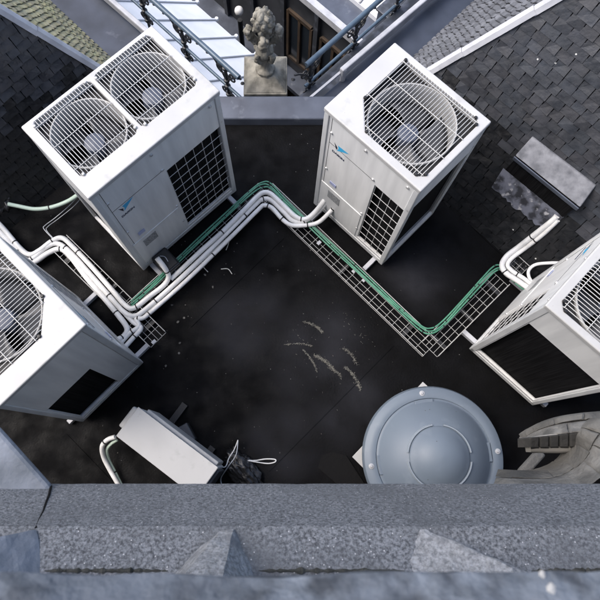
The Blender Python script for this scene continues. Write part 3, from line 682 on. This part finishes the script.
# white edge copings along both railings
def edge(p, q, wd, h, label):
    b = MB(); b.beam(p, q, wd, h); o = b.build('edge_coping', M['flash'], bevel=.015, seg=3); return tag(o, label, 'coping')
p0 = at(341,73,.12); p1 = at(430,-3,.12); d = (p1-p0).normalized()
edge(p0, p0+d*5, .058, .12, 'pale metal edge coping below the right railing')
p0 = at(152,37,.08); p1 = at(107,-2,.08); d = (p1-p0).normalized()
edge(p0-d*.5, p0+d*5, .058, .11, 'pale metal edge coping below the left railing')
p0 = at(341,72,.10); p1 = at(309,99,.05); b = MB(); b.beam(p0, p1, .025, .03); tag(b.build('lead_trim', M['flash']), 'thin pale metal trim from the coping end down to the lead edge', 'trim')
b = MB(); q = at(344,70,.14); q2 = at(345.5,92,.0); b.tube([(q.x,q.y,.16),(q.x,q.y,-.45)], .03, 14); tag(b.build('downpipe', M['flash'], None, True), 'short pale downpipe at the end of the right edge coping', 'downpipe')
# lead apron flat under right rail
strip('lead_flat', [st(4.02,3.3), st(3.75,3.62), st(14,3.62), st(14,3.3)], -.6, -.1, M['leaddark'], 'dark lead ledge under the right railing', 'ledge')
# ------------------------------------------------------------------ railings
def railing(par, fixed, lo, hi, zlo, zhi, posts, label):
    """par 't': left railing runs along t at fixed s; par 's': right railing runs along s at fixed t"""
    def P(k, z): x, y = st(fixed, k) if par == 't' else st(k, fixed); return Vector((x, y, z))
    t = thing('railing', label, 'railing', P(lo, 0)); o0 = t.location
    b = MB(); b.tube([P(lo,zhi)-o0, P(hi,zhi)-o0], .028, 14); b.build('top_rail', M['bluegrey'], t, True)
    b = MB(); b.tube([P(lo,zlo)-o0, P(hi,zlo)-o0], .018, 12); b.build('mid_rail', M['bluegrey'], t, True)
    for k in posts:
        b = MB(); b.tube([P(k,-.62)-o0, P(k,-.3)-o0, P(k,zlo)-o0, P(k,zhi)-o0], [.022,.018,.017,.016], 8)
        b.lathe([(0,-.63),(.05,-.63),(.05,-.60),(.03,-.58),(.02,-.55)], 12, Matrix.Translation(P(k,0)-o0))
        for z in (zlo, zlo+.1, zhi-.06, -.15): b.lathe([(.0,z-.03),(.03,z-.015),(.034,z),(.03,z+.015),(0,z+.03)], 12, Matrix.Translation(P(k,0)-o0))
        po = b.build('post', M['ironblack'], t, True)
        # scroll brackets on both sides of the post
        dv = (P(k+1,0)-P(k,0)).normalized()
        b = MB()
        for sg in (-1, 1):
            for zc, r0 in ((zhi-.13, .085), (zlo-.12, .06)):
                sp = []
                for i in range(26):
                    a = R(90)+i*R(22); r_ = r0*(1-i/30)
                    sp.append(P(k,zc)-o0+dv*(sg*(r0+.0+r_*math.cos(a)*1.0))+Vector((0,0,r_*math.sin(a))))
                b.tube(sp, .010, 6)
            b.tube([P(k,zhi-.30)-o0, P(k,zhi-.18)-o0+dv*sg*.06, P(k,zhi-.05)-o0+dv*sg*.17, P(k,zhi)-o0+dv*sg*.24], .011, 6)
            b.lathe([(0,-.02),(.022,0),(0,.02)], 10, Matrix.Translation(P(k,zhi-.05)-o0+dv*sg*.26))
        b.build('scroll_bracket', M['ironblack'], po, True)
    return t
railing('t', 3.25, 4.15, 10, 0, .37, (4.45, 5.40, 6.35, 7.3, 8.25), 'blue-grey tubular railing at upper left over the white metal roof')
railing('s', 3.61, 4.08, 10, 0, .37, (4.18, 5.17, 6.15, 7.1, 8.1), 'blue-grey tubular railing right of the stone finial')
# ------------------------------------------------------------------ finial
p = Vector((at(265.5,96,.05).x, 0, 0))
t = thing('stone_finial', 'weathered carved stone finial on a square block at the roof edge', 'finial', (-.192, 3.97, 0))
b = MB(); b.box(-.235,.235,-.235,.235,-1.2,.02); b.build('pedestal', M['stonefin'], t, bevel=.012)
b = MB(); b.add([(-.225,-.225,.022),(.225,-.225,.022),(.225,.225,.022),(-.225,.225,.022),(-.10,-.09,.11),(.10,-.09,.11),(.10,.10,.11),(-.10,.10,.11)], [(3,2,1,0),(4,5,6,7),(0,1,5,4),(1,2,6,5),(2,3,7,6),(3,0,4,7)]); b.build('weathering', M['stonefin'], t, bevel=.012)
def rough(mb, name, amp=.012, fr=9., par=None, seed=0, sub=2):
    o = mb.build(name, M['stonefin'], par, True)
    bm = bmesh.new(); bm.from_mesh(o.data); bmesh.ops.remove_doubles(bm, verts=bm.verts[:], dist=.0005)
    bmesh.ops.subdivide_edges(bm, edges=bm.edges[:], cuts=1, use_grid_fill=True)
    for v in bm.verts:
        d = noise.noise(v.co*fr+Vector((seed,0,0)))*amp+noise.noise(v.co*fr*2.5)*amp*.6
        v.co += v.normal*d
    bm.to_mesh(o.data); bm.free()
    for q in o.data.polygons: q.use_smooth = True
    return o
b = MB(); b.lathe([(.0,.09),(.10,.10),(.118,.125),(.115,.15),(.085,.175),(.066,.21),(.062,.30),(.075,.345),(.10,.39),(.108,.43),(.10,.48),(.07,.52),(.064,.60),(.068,.72),(.075,.76),(.0,.78)], 32); rough(b, 'stem', .016, 15, t)
b = MB(); b.lathe([(0,.73),(.06,.745),(.10,.785),(.116,.845),(.112,.90),(.09,.95),(.05,.985),(0,.995)], 36)
hd = rough(b, 'knob', .022, 17, t, 5)
for z_k, r_k, n_k in ((.80,.105,7),(.885,.108,8),(.95,.08,6)):
    for k in range(n_k):
        a = k*2*math.pi/n_k+z_k*9; T = Matrix.Translation((r_k*math.cos(a), r_k*math.sin(a), z_k)) @ Matrix.Rotation(a,4,'Z') @ Matrix.Rotation(R(90-(z_k-.86)*350),4,'Y') @ Matrix.Diagonal((1.25,.9,1,1))
        b = MB(); b.lathe([(0,.026),(.014,.024),(.026,.014),(.034,.0),(.036,-.014)], 12, T); rough(b, 'leaf', .010, 30, hd, k+z_k)
for k in range(4):
    a = k*math.pi/2; c_, s_ = math.cos(a), math.sin(a)
    b = MB(); pr_ = [(.05,.55),(.085,.58),(.12,.63),(.14,.69),(.148,.735),(.135,.765),(.115,.75)]
    b.tube(catmull([(r*c_, r*s_, z) for r, z in pr_], 4), [.026+.020*math.sin(i/24*3.1) for i in range(25)], 12)
    ck = rough(b, 'crocket', .020, 19, t, k*3.1)
    for q, (rr_, zz_) in enumerate(((.165,.70),(.158,.65),(.15,.755))):
        T = Matrix.Translation((rr_*c_+(.03*(q-1))*-s_, rr_*s_+(.03*(q-1))*c_, zz_)) @ Matrix.Rotation(a,4,'Z') @ Matrix.Rotation(R(70),4,'Y')
        b = MB(); b.lathe([(0,.020),(.016,.016),(.026,.004),(.028,-.014)], 10, T); rough(b, 'leaf', .009, 30, ck, q+k)
    a += math.pi/4; c_, s_ = math.cos(a), math.sin(a)
    b = MB(); pr_ = [(.05,.30),(.085,.34),(.108,.39),(.112,.44),(.095,.46)]
    b.tube(catmull([(r*c_, r*s_, z) for r, z in pr_], 4), .028, 10); rough(b, 'crocket', .016, 18, t, k*2.3+9)
for o in t.children:
    if o.name.split('.')[0] in ('stem','knob','crocket'): k_ = {'stem':.85,'knob':.86,'crocket':1.0}[o.name.split('.')[0]]; o.scale = (k_,k_,1)
# ------------------------------------------------------------------ outside: white metal roof, yard, opposite building, lamp
t = thing('metal_roof', 'bright white metal roof with standing seams below the left railing', 'roof', (0,0,0))
s0, s1 = 3.02, 5.25; z0_, z1_ = -.62, -2.0
T0, T1 = 4.0, 14.
def zr(s): return z0_+(z1_-z0_)*(s-s0)/(s1-s0)
b = MB(); A_ = [(*st(s0,4.1),zr(s0)),(*st(s1,5.45),zr(s1)),(*st(s1,T1),zr(s1)),(*st(s0,T1),zr(s0))]
b.add(A_+[(x,y,z-.06) for x,y,z in A_], [(0,1,2,3),(7,6,5,4),(0,4,5,1),(1,5,6,2),(2,6,7,3),(3,7,4,0)]); b.build('roof_sheets', M['zinc'], t)
k = T0+.32; i = 0
S1 = s1
while k < T1:
    s1 = min(S1, s0+(k-4.1)/1.35*(S1-s0))
    b = MB(); b.beam((*st(s0,k),zr(s0)+.012),(*st(s1+.06,k),zr(s1+.06)+.012),.028,.03); so_ = b.build('seam', M['seam'] if i % 1 else M['zinc'], t, bevel=.006)
    b = MB(); b.lathe([(0,.03),(.025,.027),(.034,.0),(.028,-.03),(0,-.04)], 12, Matrix.Translation((*st(s1+.07,k),zr(s1+.07)+.02))); b.build('seam_end', M['zinc'], so_, True)
    for o_ in (-.026, .026):
        b = MB(); b.beam((*st(s0,k+o_),zr(s0)+.003),(*st(s1,k+o_),zr(s1)+.003),.008,.008); b.build('joint', M['seam'], so_)
    k += .60; i += 1
s1 = S1
# wall under the metal roof
b = MB(); P4 = [st(3.1,4.2), st(s1-.15,5.5), st(s1-.15,T1), st(3.1,T1)]; b.plate(P4[::-1], [], -14, -2.15); tag(b.build('yard_wall', M['oppwall']), 'dark wall dropping into the yard below the white metal roof', 'wall')
# opposite building across the yard
t = thing('opposite_building', 'dark building with brown shopfront bays beyond the yard at the top', 'building', (0,0,0))
SW = 8.05; TW0, TW1 = 3.0, 14.
b = MB(); b.plate([st(SW,TW0), st(SW+6,TW0), st(SW+6,TW1), st(SW,TW1)], [], -14, -3.25); b.build('wall', M['oppwall'], t)
b = MB(); b.beam((*st(SW-.06,TW0),-3.1),(*st(SW-.06,TW1),-3.1),.12,.14); b.build('eave_trim', M['flash'], t)
b = MB(); b.plate([st(SW+.08,TW0), st(SW+.75,TW0), st(SW+.75,TW1), st(SW+.08,TW1)], [], -3.24, -3.2); b.build('roof_gutter', M['lead'], t)
b = MB(); x0 = [(*st(SW+.75,TW0),-3.1),(*st(SW+5,TW0),-2.0),(*st(SW+5,TW1),-2.0),(*st(SW+.75,TW1),-3.1)]
b.add(x0+[(x,y,z-.1) for x,y,z in x0], [(0,1,2,3),(7,6,5,4),(0,4,5,1),(1,5,6,2),(2,6,7,3),(3,7,4,0)]); b.build('roof', M['zinc'], t)
for k in (4.2,5.2,6.2,7.2,8.2,9.2):
    b = MB(); b.beam((*st(SW+.75,k),-3.08),(*st(SW+5,k),-1.98),.03,.03); b.build('roof_seam', M['seam'], t)
k = 3.2; i = 0
while k < TW1-1:
    b = MB(); b.beam((*st(SW-.04,k),-9),(*st(SW-.04,k),-3.25),.10,.08,(1,1,0)); b.build('pilaster', M['leaddark'], t)
    for zc, hh in ((-4.4,1.3),(-6.6,1.8)):
        if k > 7.6: continue
        b = MB()
        x_a, x_b = k+.18, k+1.02
        for za in (zc-hh/2, zc+hh/2): b.beam((*st(SW-.03,x_a),za),(*st(SW-.03,x_b),za),.06,.08)
        for xa in (x_a, (x_a+x_b)/2, x_b): b.beam((*st(SW-.03,xa),zc-hh/2),(*st(SW-.03,xa),zc+hh/2),.06,.06,(1,1,0))
        fo = b.build('window', M['wood'], t)
        b = MB(); b.add([(*st(SW-.012,x_a),zc-hh/2),(*st(SW-.012,x_b),zc-hh/2),(*st(SW-.012,x_b),zc+hh/2),(*st(SW-.012,x_a),zc+hh/2)], [(0,1,2,3)]); b.build('pane', M['glass'] if (zc > -5) else M['wood'], fo)
    k += 1.2; i += 1
b = MB(); b.beam((*st(SW-.22,TW0),-5.5),(*st(SW-.22,TW1),-5.5),.4,.12); b.build('ledge', M['lead'], t)
b = MB(); b.beam((*st(SW-.3,TW0),-7.8),(*st(SW-.3,TW1),-7.8),.6,.16); b.build('ledge', M['leaddark'], t)
# street lamp
p = at(239, 11, -4.3)
t = thing('street_lamp', 'street lamp with a white globe in the dark yard', 'street lamp', (p.x, p.y, -14))
b = MB(); b.tube([(0,0,0),(0,0,.5),(0,0,9.45)], [.12,.07,.05], 12); b.build('pole', M['ironblack'], t, True)
b = MB(); b.lathe([(r*.45,z*.45) for r,z in ((.001,.21),(.1,.19),(.17,.12),(.2,.0),(.17,-.12),(.08,-.2),(.001,-.21))], 24, Matrix.Translation((0,0,9.7))); b.build('globe', M['globe'], t, True)
# lead-clad box behind the right railing
p = at(385, 35, -.45)
t = thing('lead_box', 'blue-grey lead-clad box with dark opening behind the right railing', 'box', (p.x, p.y, -1.0), R(45))
b = MB(); b.box(-.02,.30,-.16,.16,0,.85); b.build('casing', M['lead'], t, bevel=.012); b = MB(); b.box(.06,.22,-.168,-.161,.1,.78); b.build('opening', M['coil'], t); b = MB(); b.box(-.04,.32,-.18,.18,.851,.88); b.build('cap', M['leaddark'], t, bevel=.008)
# ------------------------------------------------------------------ foreground parapet
def rough_grid(name, rows, x0, x1, nx, m, parent, amp, fr, close=None, vamp=None):
    """rows: list of (y,z) profile; makes a strip mesh along x with small noise"""
    vs = []; fs = []; k = len(rows)
    for i in range(nx+1):
        x = x0+(x1-x0)*i/nx
        for j, (y, z) in enumerate(rows):
            d = noise.noise(Vector((x*fr, y*fr*2, z*fr*2)))*amp+noise.noise(Vector((x*fr*4, y*fr*8, z*fr*8)))*amp*.4
            vs.append((x, y+d*.8, z+d))
    for i in range(nx):
        for j in range(k-1): a = i*k+j; fs.append((a, a+1, a+k+1, a+k))
    b = MB(); b.add(vs, fs); return b.build(name, m, parent, True)
def subdiv(P, n):
    out = []
    for i in range(len(P)-1):
        for k in range(n): t_ = k/n; out.append((P[i][0]*(1-t_)+P[i+1][0]*t_, P[i][1]*(1-t_)+P[i+1][1]*t_))
    out.append(P[-1]); return out
t = thing('stone_parapet', 'grey granite parapet with sloped cornice along the bottom foreground', 'parapet', (0,0,4.2))
z_ = lambda z: z-4.2
yN = at(300, 571, 5.36).y; y1 = at(300, 528, 4.50).y; y0 = at(300, 484.5, 4.22).y; y2 = at(300, 572, 4.545).y
CN = [(y0-.03, z_(4.0)), (y0+.001, z_(4.205)), (y0-.002, z_(4.222)), (y1+.003, z_(4.495)), (y1-.005, z_(4.503)), (y2, z_(4.545)), (y2-.06, z_(4.55)), (-.6, z_(4.56)), (-.6, z_(4.0)), (y0-.03, z_(4.0))]
rough_grid('cornice', subdiv(CN, 5), -2.6, 2.6, 300, M['granite'], t, .0016, 14).data.set_sharp_from_angle(angle=R(13))
NR = [(-.45, z_(5.14)), (-.15, z_(5.14)), (-.125, z_(5.17)), (yN-.006, z_(5.335)), (yN-.002, z_(5.358)), (yN-.02, z_(5.375)), (-.43, z_(5.40)), (-.45, z_(5.14))]
rough_grid('top_rail', subdiv(NR, 6), -2.6, 2.6, 420, M['granite_near'], t, .006, 14)
# tracery feet on the cornice carrying the rail: solid stone wedges
def foot(front, up_pts, base, tone=M['granite']):
    P = [at(*q) for q in front+up_pts+base]
    for q in [at(*q) for q in up_pts]: P.append(Vector((q.x, -.44, q.z+.12)))
    for q in [at(*q) for q in base]: P.append(Vector((q.x, -.44, 4.6)))
    bm = bmesh.new()
    for q in P: bm.verts.new(q-Vector((0,0,4.2)))
    bmesh.ops.convex_hull(bm, input=bm.verts[:])
    bmesh.ops.triangulate(bm, faces=bm.faces[:])
    for _ in range(4):
        bmesh.ops.subdivide_edges(bm, edges=[e for e in bm.edges if e.calc_length() > .012], cuts=1, use_grid_fill=True)
        bmesh.ops.triangulate(bm, faces=bm.faces[:])
    for v in bm.verts: v.co += Vector((noise.noise(v.co*25), noise.noise(v.co*25+Vector((9,0,0))), noise.noise(v.co*25+Vector((0,7,0)))))*.0045+Vector((0,0,noise.noise(v.co*90)*.0015))
    me = bpy.data.meshes.new('tracery_foot'); bm.to_mesh(me); bm.free(); me.materials.append(tone)
    o = bpy.data.objects.new('tracery_foot', me); col.objects.link(o); o.parent = t; return o
foot([(219,531,4.507),(234,530,4.507)], [(184,575,4.655),(222,575,4.665)], [(170,576,4.545),(256,576,4.545)], M['granite_pale'])
foot([(420,530,4.506),(426,529,4.506)], [(512,568,4.60),(526,572,4.60)], [(404,576,4.545),(530,576,4.54)], M['granite_pale'])
foot([(30,531,4.507),(37,530,4.507)], [(-40,553,4.61),(-40,545,4.60)], [(44,576,4.545),(-60,576,4.545)], M['granite_block'])
foot([(-190,531,4.507),(-180,530,4.507)], [(-240,575,4.66),(-210,575,4.66)], [(-260,576,4.545),(-160,576,4.545)])
foot([(640,531,4.507),(650,530,4.507)], [(660,575,4.66),(690,575,4.66)], [(620,576,4.545),(720,576,4.545)])
S2C, S2N = Vector((0, y1-.005, 4.503)), Vector((0, -(4.545-4.503), (y2-(y1-.005)))); S2N.normalize()
if S2N.z < 0: S2N = -S2N
for ua, ub in ((44,168),(258,405),(531,640)):
    pts = []; rs = []
    for i in range(41):
        u = ua+(ub-ua)*i/40; q = on_plane(u, 571, S2C, S2N); pts.append(q-Vector((0,0,4.2))+S2N*.001); rs.append((.0012+.0075*abs(noise.noise(Vector((u*.21,0,3))))+.002*random.random())*min(1, i/4+.1, (40-i)/4+.1))
    b = MB(); b.tube(pts, rs, 8); b.build('dark_joint', M['moss'], t, True)  # dark uneven line where the cornice slope meets the rail
for u, v, r_ in ((542,573.5,.0016),(543.5,576,.0011),(551,588,.0022),(553,591,.0014)):
    q = at(u, v, 5.366 if v < 580 else 5.385); bm = bmesh.new(); bmesh.ops.create_icosphere(bm, subdivisions=3, radius=1)
    for vv in bm.verts: vv.co = Vector((vv.co.x*r_*(1+noise.noise(vv.co*2)), vv.co.y*r_*1.3*(1+noise.noise(vv.co*2+Vector((4,0,0)))), vv.co.z*r_*.8))
    me = bpy.data.meshes.new('bird_dropping'); bm.to_mesh(me); bm.free(); me.materials.append(M['dropping']); o = bpy.data.objects.new('bird_dropping', me); col.objects.link(o); o.parent = t; o.location = q-Vector((0,0,4.2))
# angled corner block at the left end
t2 = thing('corner_block', 'smooth blue-grey stone block set at an angle left of the parapet crack', 'stone block', (0,0,3.9))
b = MB(); Pq = [at(-120,310,4.25), at(0,430,4.25), at(51,487,4.25), at(46,505,4.25), at(-120,505,4.25)]
b.plate([(v.x, v.y) for v in Pq][::-1], [], .32, .35); b.build('block', M['granite_block'], t2, bevel=.012)
# joint (open crack) between block and cornice
b = MB(); PC, PN = Vector((0, y0-.002, 4.222)), Vector((0, (4.503-4.222), (y0-y1))); PN.normalize(); Q = [on_plane(*q, PC+PN*.001, PN) for q in ((51,486),(49,495),(46,503),(43,512),(39,520),(36,528))]
b.tube(Q, .003, 6); o = b.build('mortar_crack', M['coil']); tag(o, 'dark open joint in the granite cornice at lower left', 'joint')
# ------------------------------------------------------------------ gothic gablet at right
t = thing('gothic_gablet', 'weathered carved stone gablet with curved coping at lower right', 'stone ornament', (0,0,0))
zg = 3.0
def G(u, v, z): return at(u, v, z)
# every stone is a block of its own between two curves
def stones(name, top, bot, zt_, zb_, cuts, m, thick=.05, gap=.12, bump=.009):
    T_ = catmull([G(u, v, zt_[i]) for i, (u, v) in enumerate(top)], 8); B_ = catmull([G(u, v, zb_[i]) for i, (u, v) in enumerate(bot)], 8)
    n_ = len(T_)-1
    def pick(A, f_):
        x = max(0, min(n_-1e-4, f_*n_)); i = int(x); return A[i].lerp(A[i+1], x-i)
    for c in range(len(cuts)-1):
        f0, f1 = cuts[c], cuts[c+1]; e = gap*.03
        rows, cols = 9, 12; vs = []; fs = []
        dz = random.uniform(-.012, .012)
        for i in range(cols):
            f_ = f0+e+(f1-f0-2*e)*i/(cols-1); p_, q_ = pick(T_, f_), pick(B_, f_)
            for j in range(rows):
                w_ = p_.lerp(q_, j/(rows-1)); d = noise.noise(w_*22)*bump+noise.noise(w_*60)*bump*.5
                edge_ = .012 if (i in (0, cols-1) or j in (0, rows-1)) else 0
                vs.append(w_+Vector((0, 0, d+dz-edge_)))
        N0 = len(vs); vs += [v-Vector((0,0,thick)) for v in vs]
        for i in range(cols-1):
            for j in range(rows-1):
                a = i*rows+j; fs.append((a, a+1, a+rows+1, a+rows)); fs.append((a+N0, a+rows+N0, a+rows+1+N0, a+1+N0))
            a = i*rows; fs.append((a, a+rows, a+rows+N0, a+N0)); a += rows-1; fs.append((a, a+N0, a+rows+N0, a+rows))
        for j in range(rows-1):
            fs.append((j, j+N0, j+1+N0, j+1)); a = (cols-1)*rows+j; fs.append((a, a+1, a+1+N0, a+N0))
        b = MB(); b.add(vs, fs); b.build(name, m, t, True)
up_ = [(523,434),(535,426.5),(552,419),(572,414),(600,411),(650,408)]
lo_ = [(528,441),(540,437),(556,434.5),(575,432.5),(596,432),(650,436)]
ZT, ZB_ = [2.75,2.85,2.95,3.0,3.02,3.02], [2.80,2.92,3.02,3.08,3.1,3.1]
def mixp(A, B, f_): return [(a[0]+(b_[0]-a[0])*f_, a[1]+(b_[1]-a[1])*f_) for a, b_ in zip(A, B)]
def mixz(A, B, f_): return [a+(b_-a)*f_ for a, b_ in zip(A, B)]
stones('coping_stone', up_, mixp(up_,lo_,.38), ZT, mixz(ZT,ZB_,.38), [0,.17,.42,.7,1], M['gothic'], .06)
stones('coping_stone', mixp(up_,lo_,.42), lo_, mixz(ZT,ZB_,.42), [z+.012 for z in ZB_], [0,.28,.55,.8,1], M['gothic2'], .07)
for i in range(5):
    u0, u1 = 530+i*9.9, 539.4+i*9.9
    b = MB()
    vt = [G(u0+.6, 437.5-i*1., 3.08), G(u1, 436.5-i*1., 3.08), G(u1-.4, 447-i*.2, 3.03), G(u0+.6, 447-i*.2, 3.03)]
    vb = [G(u0+1.4, 453, 2.90), G(u1-1., 453, 2.90)]
    vs = vt+vb+[v-Vector((0,.0,.16)) for v in vt]
    b.add(vs, [(0,3,2,1),(3,4,5,2),(0,6,9,3),(1,2,8,7),(6,7,8,9),(0,1,7,6)]); b.build('moulded_block', M['gothicdark'], t, bevel=.006)
stones('block_bed', [(528,438),(545,435),(560,433.5),(583,431)], [(531,452),(548,453),(562,453),(581,451)], [3.03]*4, [2.97]*4, [0,1], M['joint'], .06)
W_i = [(600,417),(589,424),(582,434),(580,446),(572,458),(558,467),(540,471),(509,470)]
W_o = [(680,425),(650,440),(632,455),(614,468),(600,480),(585,490),(560,496),(500,496)]
ZI, ZO = [3.12,3.12,3.12,3.08,3.04,3.0,3.0,3.0], [3.28]*8
stones('web_stone', W_i, mixp(W_i,W_o,.30), ZI, mixz(ZI,ZO,.34), [0,.2,.42,.62,.80,1], M['gothic'], .14)
stones('web_stone', mixp(W_i,W_o,.32), W_o, mixz(ZI,ZO,.36), ZO, [0,.14,.34,.52,.72,1], M['gothic2'], .14)
b = MB(); b.beam(G(521,474,2.4), G(541,452,2.4), .05, .05); b.build('inner_rib', M['gothic'], t, bevel=.01)
# springer tying the gablet back into the tower wall under the cornice
xa, xb = G(505,485,3.0).x, G(690,485,3.2).x
b = MB(); b.add([(xa,-.62,2.45),(xb,-.62,2.45),(xb,-.145,2.95),(xa,-.145,2.9),(xa,-.62,3.0),(xb,-.62,3.3),(xb,-.145,3.25),(xa,-.145,2.99)], [(3,2,1,0),(4,5,6,7),(0,1,5,4),(1,2,6,5),(2,3,7,6),(3,0,4,7)]); b.build('springer', M['gothic2'], t, bevel=.01)
